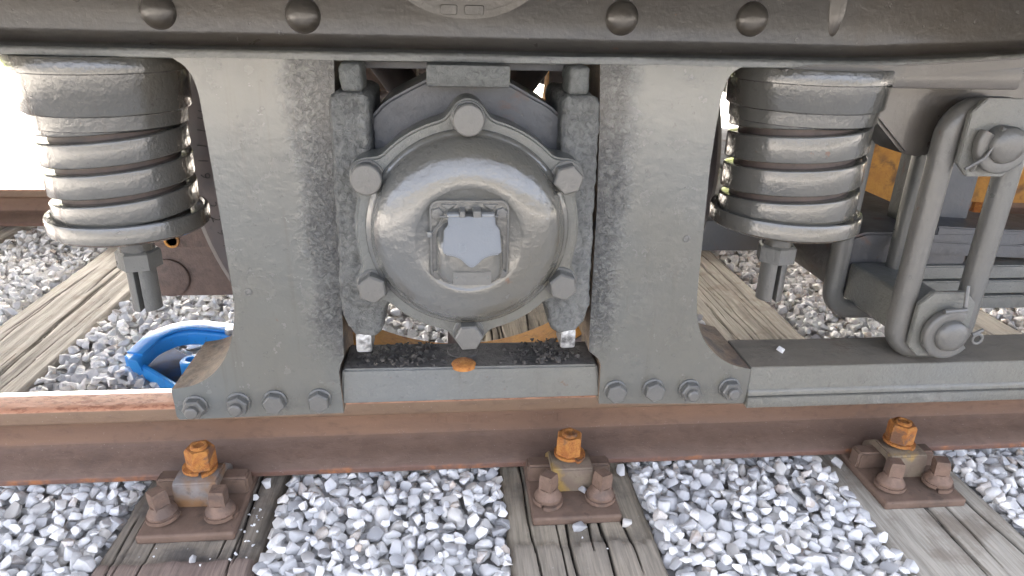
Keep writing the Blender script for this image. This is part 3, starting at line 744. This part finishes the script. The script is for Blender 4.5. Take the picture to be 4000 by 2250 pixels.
# dome
dp = [(.1125, -.350), (.1125, -.3545), (.111, -.3572), (.1085, -.3584), (.107, -.3592), (.1055, -.363), (.1015, -.3702), (.0955, -.3768), (.088, -.3822), (.079, -.3862), (.070, -.3885), (.063, -.3894), (.0585, -.3893), (.0565, -.3888), (.0552, -.388), (.03, -.388), (0, -.388)]
b = lathe(dp, 96, 'Y', (0, 0, CZ+.001)); obj('dome', b, 'dome', CV, 60)
# bolts
for k in range(6):
    a = R(90+60*k); x, z = .124*math.cos(a), CZ+.124*math.sin(a)
    b_ = lathe([(.0185, 0), (.0185, .002), (.0175, .003), (0, .003)], 30); bmesh.ops.transform(b_, matrix=Matrix.Rotation(R(90), 4, 'X'), verts=b_.verts[:])
    h = hexhead(.0168, .016, 6, rng.uniform(0, 1), .12) if k not in (0, 1) else None
    if h is None:
        h = lathe([(.0165, 0), (.0165, .0145), (.015, .016), (0, .0162)], 30); bmesh.ops.transform(h, matrix=Matrix.Rotation(R(90), 4, 'X'), verts=h.verts[:])
    join(b_, h, Matrix.Translation((0, -.0034, 0)))
    o = obj('cover_bolt', b_, 'bolt', CV, 30); o.location = (x, -.3515, z)
# filler plate and hinged lid
PY = -.3877
def rp(w_, h_, r, cx, cz, y0, y1, bev=.001): return prism([(a+cx, c+cz) for a, c in rrect(w_, h_, r, 5)], y0, y1, bev, 2, 40)
obj('filler_plate', rp(.083, .087, .010, 0, .394, PY-.004, PY), 'dome', CV, 40)
def frame(w_, h_, r, t, cx, cz, y0, y1):
    A = rrect(w_, h_, r, 5); B = rrect(w_-2*t, h_-2*t, max(r-t, .001), 5); b_ = bmesh.new(); L = []
    for pts, y in ((A, y1), (A, y0), (B, y0), (B, y1)): L.append([b_.verts.new((a+cx, y, c+cz)) for a, c in pts])
    n = len(A)
    for P_, Q in zip(L, L[1:]):
        for i in range(n): b_.faces.new((P_[i], P_[(i+1) % n], Q[(i+1) % n], Q[i]))
    return b_
obj('plate_rim', frame(.083, .087, .010, .0018, 0, .394, PY-.0062, PY-.003), 'bolt', CV, 40)
for sx in (-1, 1):
    b = prism([(sx*.0125, .4335), (sx*.0305, .4335), (sx*.0225, .4265)], PY-.0055, PY-.0035, .0006, 1); obj('lug', b, 'bolt', CV)
    for z, r in ((.4235, .0066), (.3565, .006)):
        h = hexhead(r, .004, 6, .3, .15); o = obj('plate_screw', h, 'bolt', CV, 30); o.location = (sx*.0335, PY-.0035, z)
# pocket: rounded snout under the lid
def pocket():
    b_ = bmesh.new(); rings = []
    for y, w_, zt, zb, r in ((PY-.003, .0355, .4150, .3450, .018), (PY-.014, .0350, .411, .3475, .017), (PY-.022, .0325, .404, .3515, .015), (PY-.027, .029, .3965, .3545, .012), (PY-.0285, .024, .392, .358, .010)):
        rings.append([b_.verts.new((a, y, c+(zt+zb)/2)) for a, c in rrect(2*w_, zt-zb, r, 5)])
    n = len(rings[0])
    for A, B in zip(rings, rings[1:]):
        for i in range(n): b_.faces.new((A[i], A[(i+1) % n], B[(i+1) % n], B[i]))
    b_.faces.new(rings[-1]); b_.faces.new(rings[0][::-1]); return b_
PK = obj('filler_pocket', pocket(), 'dome', CV, 60)
def lid():
    b_ = bmesh.new()
    out = [(-.0235, .001), (-.0235, -.009), (-.0275, -.0115), (-.029, -.035), (-.027, -.0385), (-.0185, -.040)]+smooth_pts([(-.018, -.0402), (-.011, -.043), (-.006, -.0485), (0, -.0525), (.006, -.0485), (.011, -.043), (.018, -.0402)], 2)+[(.0185, -.040), (.0285, -.0385), (.0305, -.035), (.029, -.0115), (.025, -.009), (.025, .001)]
    b2 = prism(out, -.0058, 0, .0013, 2, 40)
    # thicker lip along the lower edge
    m = Matrix.Translation((0.001, PY-.0145, .4205)) @ Matrix.Rotation(R(-30), 4, 'X')
    bmesh.ops.transform(b2, matrix=m, verts=b2.verts[:]); b_.free(); return b2
obj('hinged_lid', lid(), 'silver', CV, 40)
def ycyl(x0, x1, y, z, r, n=16):
    b_ = sweep([Vector((x0, y, z)), Vector((x1, y, z))], circ(r, n)); bevel(b_, r*.15, 1, 60); return b_
HY = PY-.0135
obj('hinge_barrel', ycyl(-.0235, -.0105, HY, .4235, .0042), 'silver', CV); obj('hinge_barrel', ycyl(.0115, .0255, HY, .4235, .0042), 'silver', CV)
obj('hinge_pin', ycyl(-.031, .029, HY, .4225, .0013, 10), 'bolt', CV)
for x0, x1 in ((-.0105, -.005), (.003, .0115)):
    obj('hinge_lug', box(x0, x1, HY-.006, PY-.002, .4160, .4300, .0008, 1), 'bolt', CV)
pth = [Vector((-.0045+.0070*i/60, HY+.0026*math.cos(i*.62), .4225+.0026*math.sin(i*.62))) for i in range(61)]
obj('hinge_spring', sweep(pth, circ(.0005, 6)), 'bolt', CV)
b = sweep([Vector((-.0045, HY-.002, .4215)), Vector((-.0042, HY-.0085, .405)), Vector((-.0045, HY-.0135, .3895))], circ(.0007, 6)); obj('spring_arm', b, 'silver', CV)
obj('nameplate', rp(.040, .0150, .001, .002, .3600, PY-.0298, PY-.0275, .0004), 'bolt', PK, 40)
for sx in (-1, 1):
    h = lathe([(.0014, 0), (.001, .0008), (0, .001)], 10); bmesh.ops.transform(h, matrix=Matrix.Rotation(R(90), 4, 'X'), verts=h.verts[:]); o = obj('plate_rivet', h, 'silver', PK); o.location = (.002+sx*.0165, PY-.0296, .3612)
# safety wire with eye
b = sweep([Vector((-.0405, PY-.008, .4015)), Vector((-.038, PY-.011, .405)), Vector((-.0345, PY-.010, .4095)), Vector((-.0305, PY-.0125, .415)), Vector((-.0285, PY-.0135, .4205))], circ(.0009, 6)); obj('chain_wire', b, 'bolt', CV)
b = box(-.0445, -.0385, PY-.0095, PY-.003, .3985, .4045, .0012, 2); obj('wire_eye', b, 'silver', CV)

# ---- coil springs
def ribbon(cx, cy, z0, pitch, turns, r, tw, th, a0, name, parent):
    n = int(turns*56); path = []
    for i in range(n+1):
        a = a0+2*PI*turns*i/n; path.append(Vector((cx+r*math.cos(a), cy+r*math.sin(a), z0+pitch*turns*i/n)))
    b_ = sweep(path, rrect(tw, th, .0026, 3)); return obj(name, b_, 'spring', parent, 50)
def spring(cx, r, zcap, zs, hand, a0, label):
    cy = -.215
    S = empty('coil_spring', (0, 0, 0)); S.parent = BO; S['label'] = label
    pitch, th = zs[0], zs[0]*.8
    ribbon(cx, cy, zs[1], pitch*hand, zs[2], r-.012, .024, th, a0, 'coil', S)
    b_ = lathe([(r*.55, zcap[0]), (r-.003, zcap[0]), (r+.002, zcap[0]+.003), (r+.003, zcap[0]+.018), (r+.0045, zcap[0]+.0195), (r+.0066, zcap[0]+.0198), (r+.0078, zcap[0]+.0215), (r+.009, zcap[1]-.018), (r+.013, zcap[1]-.0165), (r+.0135, zcap[1]-.002), (r+.012, zcap[1]), (0, zcap[1])], 80, loc=(cx, cy, 0))
    obj('spring_cap', b_, 'spring', S, 40)
    zb = zs[3]
    b_ = lathe([(0, zb), (.03, zb), (r-.01, zb+.0045), (r+.006, zb+.0085), (r+.0095, zb+.012), (r+.0098, zb+.028), (r+.0085, zb+.031), (r+.005, zb+.0315), (r+.003, zb+.029), (r*.6, zb+.029)], 80, loc=(cx, cy, 0)); obj('spring_seat', b_, 'spring', S, 40)
    core = lathe([(r-.013, zb+.02), (r-.013, zcap[0]+.01)], 64, loc=(cx, cy, 0)); obj('gap_core', core, 'corebrown', S)  # plain dark core added to stop light leaking through the coil gaps
    # nut and slotted bolt
    zn = zb
    b_ = lathe([(.021, zn-.024), (.0215, zn-.012), (.030, zn+.002)], 32, loc=(cx, cy, 0), caps=True); obj('collar', b_, 'spring', S, 40)
    h = hexhead(.0268, .024, 6, .25, .12, 'Z'); bmesh.ops.transform(h, matrix=Matrix.Translation((cx, cy, zn-.046)), verts=h.verts[:]); obj('nut', h, 'bolt', S, 30)
    bb = bmesh.new()
    for s_ in (-1, 1):
        pts = [(x_, y_) for x_, y_ in [(.0032, -.0175), (.0032, .0175)]]
        m = 10; ring = [(s_*.0032, -.0172)]+[(s_*.0178*math.cos(R(-75+150*i/m)), .0178*math.sin(R(-75+150*i/m))) for i in range(m+1)]+[(s_*.0032, .0172)]
        lo = [bb.verts.new((cx+x_, cy+y_, zn-.104)) for x_, y_ in ring]; hi = [bb.verts.new((cx+x_, cy+y_, zn-.04)) for x_, y_ in ring]
        k = len(ring)
        for i in range(k): bb.faces.new((lo[i], lo[(i+1) % k], hi[(i+1) % k], hi[i]))
        bb.faces.new(lo); bb.faces.new(hi)
    sl_ = obj('slotted_bolt', bb, 'bolt', S, 35)
    return S
spring(-.418, .082, (.485, .5655), (.0353, .3665, 4.2, .350), 1, R(20), 'coil spring in front of the sunlit background')
spring(.435, .088, (.497, .5655), (.041, .3663, 4.0, .350), 1, R(40), 'coil spring beside the swing link')

# ---- wheels and axle
def wheel(cy, sgn, detail=True):
    Wh = empty('wheel', (0, 0, 0)); Wh.parent = BO
    yo, yi = cy-sgn*.05, cy+sgn*.06
    prof = [(.348, yo), (.395, yo), (.399, yo+sgn*.0015), (.3995, yo+sgn*.004), (.4085, yo+sgn*.012), (.4088, yo+sgn*.065), (.413, yo+sgn*.075), (.425, yo+sgn*.083), (.430, yo+sgn*.092), (.428, yo+sgn*.103), (.418, yi), (.348, yi)]
    obj('rim', lathe(prof, 128, 'Y', (0, 0, CZ), closed=True), 'wheel', Wh, 30)
    obj('rim_band', lathe([(.3475, yo+sgn*.004), (.3455, yo+sgn*.01), (.3455, yi-sgn*.006), (.3475, yi-sgn*.001)], 96, 'Y', (0, 0, CZ)), 'ochre', Wh, 30)
    tr = lathe([(.4002, yo+sgn*.0032), (.4092, yo+sgn*.0116), (.4092, yo+sgn*.04)], 128, 'Y', (0, 0, CZ)); obj('tyre_edge', tr, 'tyre', Wh, 60)
    obj('hub', lathe([(.0, yo-sgn*.005), (.085, yo-sgn*.005), (.095, yo+sgn*.01), (.095, yi+sgn*.02), (0, yi+sgn*.02)], 48, 'Y', (0, 0, CZ)), 'wheel', Wh, 40)
    for k in range(10):
        a = R(-90+36*k); b_ = sweep([Vector((.08*math.cos(a), cy+sgn*.005, CZ+.08*math.sin(a))), Vector((.35*math.cos(a), cy+sgn*.005, CZ+.35*math.sin(a)))], [(.025*math.cos(2*PI*i/12), .014*math.sin(2*PI*i/12)) for i in range(12)], up=Vector((0, 1, 0)))
        obj('spoke', b_, 'wheel', Wh, 50)
    return Wh
WN = wheel(0.0, 1); WF = wheel(1.505, -1)
b = lathe([(0, -.3), (.065, -.3), (.065, -.13), (.08, -.1), (.08, 1.6), (.065, 1.63), (.065, 1.8), (0, 1.8)], 32, 'Y', (0, 0, CZ)); obj('axle', b, 'under', BO)
# stamped marks on the rim face
def glyphs(items, size, parent, y):
    bb = bmesh.new()
    for ch, r, deg in items:
        cu = bpy.data.curves.new('t', 'FONT'); cu.body = ch; cu.size = size; cu.align_x = 'CENTER'; cu.align_y = 'CENTER'; cu.extrude = .0004; cu.resolution_u = 2; cu.offset = -.0004
        to = bpy.data.objects.new('t', cu); COL.objects.link(to)
        dg = bpy.context.evaluated_depsgraph_get(); tm = bpy.data.meshes.new_from_object(to.evaluated_get(dg))
        a = R(deg)
        mt = Matrix.Translation((r*math.cos(a), y, CZ+r*math.sin(a))) @ Matrix.Rotation(-(a-PI/2)+PI, 4, 'Y') @ Matrix.Rotation(R(90), 4, 'X')
        tm.transform(mt); bb.from_mesh(tm); bpy.data.meshes.remove(tm); bpy.data.objects.remove(to); bpy.data.curves.remove(cu)
    return obj('stamped_marks', bb, 'stamp', parent)
st = 'OBH1119 2297HH'
glyphs([(c, .378, 161+ i*3.35) for i, c in enumerate(st) if c != ' '], .021, WN, -.0504)
# brake beams behind the wheel edge
BB = obj('brake_beam', box(-.53, -.40, .07, .105, .142, .235, .004, 2), 'rustbeam', BO, label='rusty brown brake beam plate behind the slotted bolt')
b = lathe([(.034, 0), (.034, .006), (.031, .008), (0, .008)], 28); bmesh.ops.transform(b, matrix=Matrix.Rotation(R(90), 4, 'X'), verts=b.verts[:]); o = obj('boss', b, 'rustbeam', BB, 40); o.location = (-.503, .0705, .178)
o = obj('upper_plate', box(-.527, -.395, .066, .10, .2335, .30, .003, 2), 'rustbeam', BB)
b = lathe([(.0125, 0), (.0125, .004), (.009, .004), (.009, .0005), (0, .0005)], 20); bmesh.ops.transform(b, matrix=Matrix.Rotation(R(90), 4, 'X'), verts=b.verts[:]); o = obj('hole_ring', b, 'ochre', BB); o.location = (-.487, .0665, .246)
obj('brake_beam', box(.40, .70, .07, .105, .217, .275, .004, 2), 'boxdark', BO, label='dark brake beam plate behind the coil spring near the link')
# ---- cross members and far side frame
obj('transom', box(-.9, -.75, -.12, 1.65, .56, .72, .01), 'under', BO)
obj('transom', box(.74, .95, .12, 1.4, .42, .62, .01), 'under', BO)
obj('underframe_strut', box(-.05, .06, .25, .33, .46, .60, .006), 'rustbeam', BO)
obj('underframe_strut', box(-.42, -.08, .38, .46, .46, .545, .006), 'rustbeam', BO)
FG = obj('far_girder', box(-1.3, 2.2, 1.75, 1.80, .565, .80, .004), 'under', BO)
for pts in (LP, RP): obj('far_pedestal', prism(pts, 1.68, 1.795, 0), 'under', BO)
obj('far_axle_box', box(-.15, .15, 1.66, 1.84, .25, .54, .02), 'under', BO)
obj('far_tie_bar', box(-.376, 2.2, 1.71, 1.795, .112, .1735, .003), 'under', BO)
for cx in (-.418, .435):
    obj('far_spring', lathe([(0, .35), (.09, .35), (.09, .38), (.082, .385), (.082, .5), (.095, .505), (.095, .565), (0, .565)], 32, loc=(cx, 1.72, 0)), 'under', BO)

# ---- bracket, swing links, spring plank, leaf spring
BR = obj('bracket', prism([(.50, .5655), (.505, .515), (.522, .505), (.575, .457), (.605, .452), (.64, .475), (.70, .50), (.80, .53), (.80, .5655)], -.235, -.17, .004, 2, 30), 'girder', BO)
obj('pad', box(.503, .665, -.288, -.20, .545, .5745, .003), 'girder', BR)
obj('strap', prism([(.36, .5635), (.40, .5585), (.50, .5575), (.60, .5655), (.69, .5745), (.69, .5855), (.60, .5785), (.50, .5715), (.40, .5705)], -.2935, -.2, .0015, 2, 30), 'girder', BR)
def link_ring(cy, lab, cx=.6565, wd=.0295):
    hw, z0, z1, r = .0485, .185, .520, .036
    path = []
    for (px, pz, a0) in ((cx+hw-r, z1-r, 0), (cx-hw+r, z1-r, 90), (cx-hw+r, z0+r, 180), (cx+hw-r, z0+r, 270)):
        for i in range(9): a = R(a0+90*i/8); path.append(Vector((px+r*math.cos(a), cy, pz+r*math.sin(a))))
    b_ = sweep(path, rrect(wd, .0295, .0125, 4), closed=True, up=Vector((0, 1, 0)))
    return obj('swing_link', b_, 'bolt', BO, 50, label=lab)
L1 = link_ring(-.262, 'front swing link with pins and split pins'); L2 = link_ring(-.125, 'rear swing link behind the front one', .636, .028)
def octo(cx, cz, w_, h_, c):
    return [(cx-w_+c, cz-h_), (cx+w_-c, cz-h_), (cx+w_, cz-h_+c), (cx+w_, cz+h_-c), (cx+w_-c, cz+h_), (cx-w_+c, cz+h_), (cx-w_, cz+h_-c), (cx-w_, cz-h_+c)]
for z, top in ((.232, False), (.487, True)):
    obj('washer_plate', prism(octo(.6545, z, .041, .048, .017), -.287, -.279, .0012, 2, 30), 'bar', L1)
    pz = .2225 if not top else .4815
    obj('saddle', box(.622, .689, -.279, -.10, pz-.028, pz+.034, .008, 3), 'bar', L1)
    pin = lathe([(.0225, 0), (.0225, .018), (.02, .0225), (.011, .0255), (0, .026)], 36); bmesh.ops.transform(pin, matrix=Matrix.Rotation(R(90), 4, 'X'), verts=pin.verts[:]); o = obj('pin', pin, 'bolt', L1, 50); o.location = (.659, -.2865, pz)
    col = [Vector((.659+.0285*math.cos(R(a)), -.2955, pz+.0285*math.sin(R(a)))) for a in (range(62, 330, 12) if not top else range(150, 400, 12))]
    b_ = sweep(col, rrect(.016, .013, .004, 3), up=Vector((0, 1, 0))); obj('collar_ring', b_, 'bolt', L1, 50)
    if not top:
        b_ = sweep([Vector((.639, -.303, .259)), Vector((.668, -.305, .262))], circ(.0035, 8)); obj('split_pin', b_, 'bolt', L1)
        b_ = sweep([Vector((.668, -.303, .26)), Vector((.6705, -.293, .292))], circ(.003, 8)); obj('split_pin', b_, 'bolt', L1)
        ey = [Vector((.700+.007*math.cos(t*PI/8), -.301, .2165+.007*math.sin(t*PI/8))) for t in range(16)]; obj('pin_eye', sweep(ey, circ(.0022, 8), closed=True, up=Vector((0, 1, 0))), 'bolt', L1)
        b_ = sweep([Vector((.690, -.302, .2235)), Vector((.704, -.302, .2305))], circ(.0024, 8)); obj('split_pin', b_, 'bolt', L1)
    else:
        b_ = sweep([Vector((.612, -.303, .452)), Vector((.632, -.305, .466)), Vector((.648, -.305, .497))], circ(.0022, 8)); obj('split_pin', b_, 'bolt', L1)
        b_ = sweep([Vector((.630, -.303, .467)), Vector((.6295, -.292, .447))], circ(.0022, 8)); obj('split_pin', b_, 'bolt', L1)
        b_ = sweep([Vector((.645, -.303, .501)), Vector((.668, -.303, .494))], circ(.003, 8)); obj('split_pin', b_, 'bolt', L1)
# spring plank
pl = smooth_pts([(.612, .296), (.604, .27), (.607, .22), (.63, .19), (.66, .178)], 1)+[(.72, .165), (.80, .17), (.83, .19), (.83, .296)]
SP = obj('spring_plank', prism(pl, -.095, 1.4, .008, 3, 25), 'boxdark', BO, 40)
obj('plank_seat', prism([(.60, .292), (.64, .305), (.90, .305), (.95, .292), (.95, .28), (.60, .28)], -.10, .08, .004, 2), 'boxdark', SP)
LS = empty('leaf_spring'); LS.parent = BO
for i, (z, x0) in enumerate(((.176, .66), (.2015, .66), (.227, .655), (.2525, .74), (.276, .76))):
    b_ = bmesh.new(); pts_t, pts_b = [], []
    for k in range(25):
        x = x0+(1.75-x0)*k/24; dz = .02*((x-1.3)/.6)**2*(1 if i > 2 else .25)
        pts_t.append((x, z+.0225+(dz if i > 2 else -dz*.0))); pts_b.append((x, z+(dz if i > 2 else 0)))
    b_ = prism(pts_b+pts_t[::-1], -.115+i*.004, -.01+(.02 if i > 2 else 0), .0022, 2, 30)
    obj('leaf', b_, 'bar' if i < 3 else 'boxdark', LS, 40)
# hanging plate and ochre plate behind the links
obj('hanger_plate', prism([(.735, .57), (.735, .285), (.77, .262), (.86, .278), (.86, .57)], -.035, .0, .003, 2), 'boxdark', BO)
OP = obj('ochre_plate', prism([(.94, .365), (.94, .215), (1.06, .168), (1.10, .168), (1.10, .365)], .44, .50, .003, 2), 'ochre', BO, label='ochre rusted plate behind the coil spring and link')
obj('ochre_plate', prism([(1.17, .52), (1.17, .205), (1.9, .19), (1.9, .52)], .46, .52, .003, 2), 'ochre', BO, label='ochre rusted plate at the picture edge behind the link')
obj('brake_rod', sweep([Vector((.93, .47, .215)), Vector((1.3, .47, .10))], rrect(.05, .02, .004)), 'rustbeam', BO)
obj('pale_light_patch', box(.96, 1.05, .50, .53, .35, .42, .002), 'silver', OP)  # pale piece standing in for a patch of reflected light

# ------------------------------------------------------------------ wagon body above
WB = empty('wagon_body', (1.5, .75, .82), label='grey wagon body overhead resting on the bogie, above the picture', category='wagon')
for nm, a in (('floor', (-3.4, 11, -.56, 2.75, .685, 1.0)), ('wall', (-3.4, 11, -.56, -.48, 1.0, 3.4)), ('wall', (-3.4, 11, 2.67, 2.75, 1.0, 3.4)), ('wall', (-3.4, -3.32, -.48, 2.67, 1.0, 3.4)), ('roof', (-3.4, 11, -.58, 2.77, 3.4, 3.46))):
    b_ = box(*a, .004); bmesh.ops.translate(b_, verts=b_.verts[:], vec=(-1.5, -.75, -.82)); obj(nm, b_, 'body', WB)
b_ = box(-3.4, 11, -.55, -.47, .655, .685, .003); bmesh.ops.translate(b_, verts=b_.verts[:], vec=(-1.5, -.75, -.82)); obj('solebar', b_, 'under', WB)

# ------------------------------------------------------------------ blue clamp
BC = empty('rail_clamp', (-.66, .4, -.16), label='blue painted steel clamp lying on the gravel behind the rail', category='clamp')
def P3(x, y, z): return Vector((x+.66, y-.4, z+.16))
arm = [P3(-.722, .335, -.122), P3(-.712, .362, -.115), P3(-.70, .394, -.108), P3(-.668, .43, -.104), P3(-.625, .444, -.104), P3(-.571, .44, -.108), P3(-.515, .43, -.112), P3(-.47, .42, -.115)]
path = []
for i in range(len(arm)-1):
    for k in range(4):
        t = k/4; p0, p1, p2, p3 = arm[max(i-1, 0)], arm[i], arm[i+1], arm[min(i+2, len(arm)-1)]
        path.append(.5*((2*p1)+(p2-p0)*t+(2*p0-5*p1+4*p2-p3)*t*t+(3*p1-p0-3*p2+p3)*t**3))
path.append(arm[-1])
path = [p+Vector((0, 0, -.013)) for p in path]
AR = obj('arm', sweep(path, rrect(.028, .036, .007, 3)), 'blue', BC, 50)
obj('arm_flange', sweep([p+Vector((0, .012, .024)) for p in path], rrect(.042, .005, .002, 2)), 'blue', BC, 50)
h = hexhead(.013, .014, 6, .2, .2, 'Z'); o = obj('pivot_bolt', h, 'worn', BC, 30); o.location = P3(-.535, .425, -.103)
b = prism([(0, 0), (.20, 0), (.20, .010), (0, .010)], -.04, .055, .003, 2)
bmesh.ops.transform(b, matrix=Matrix.Translation(P3(-.727, .418, -.158)) @ Matrix.Rotation(R(-42), 4, 'Z'), verts=b.verts[:]); obj('base_plate', b, 'bluedirt', BC)
b = prism([(-.012, -.012), (.205, -.012), (.205, .022), (-.012, .022)], -.048, -.038, .002, 2)
bmesh.ops.transform(b, matrix=Matrix.Translation(P3(-.727, .418, -.158)) @ Matrix.Rotation(R(-42), 4, 'Z'), verts=b.verts[:]); obj('edge_flange', b, 'blue', BC)
b = lathe([(.024, 0), (.024, .03), (.02, .034), (.012, .034), (.012, .01)], 24, loc=P3(-.595, .325, -.15)); obj('roller', b, 'blue', BC, 40)
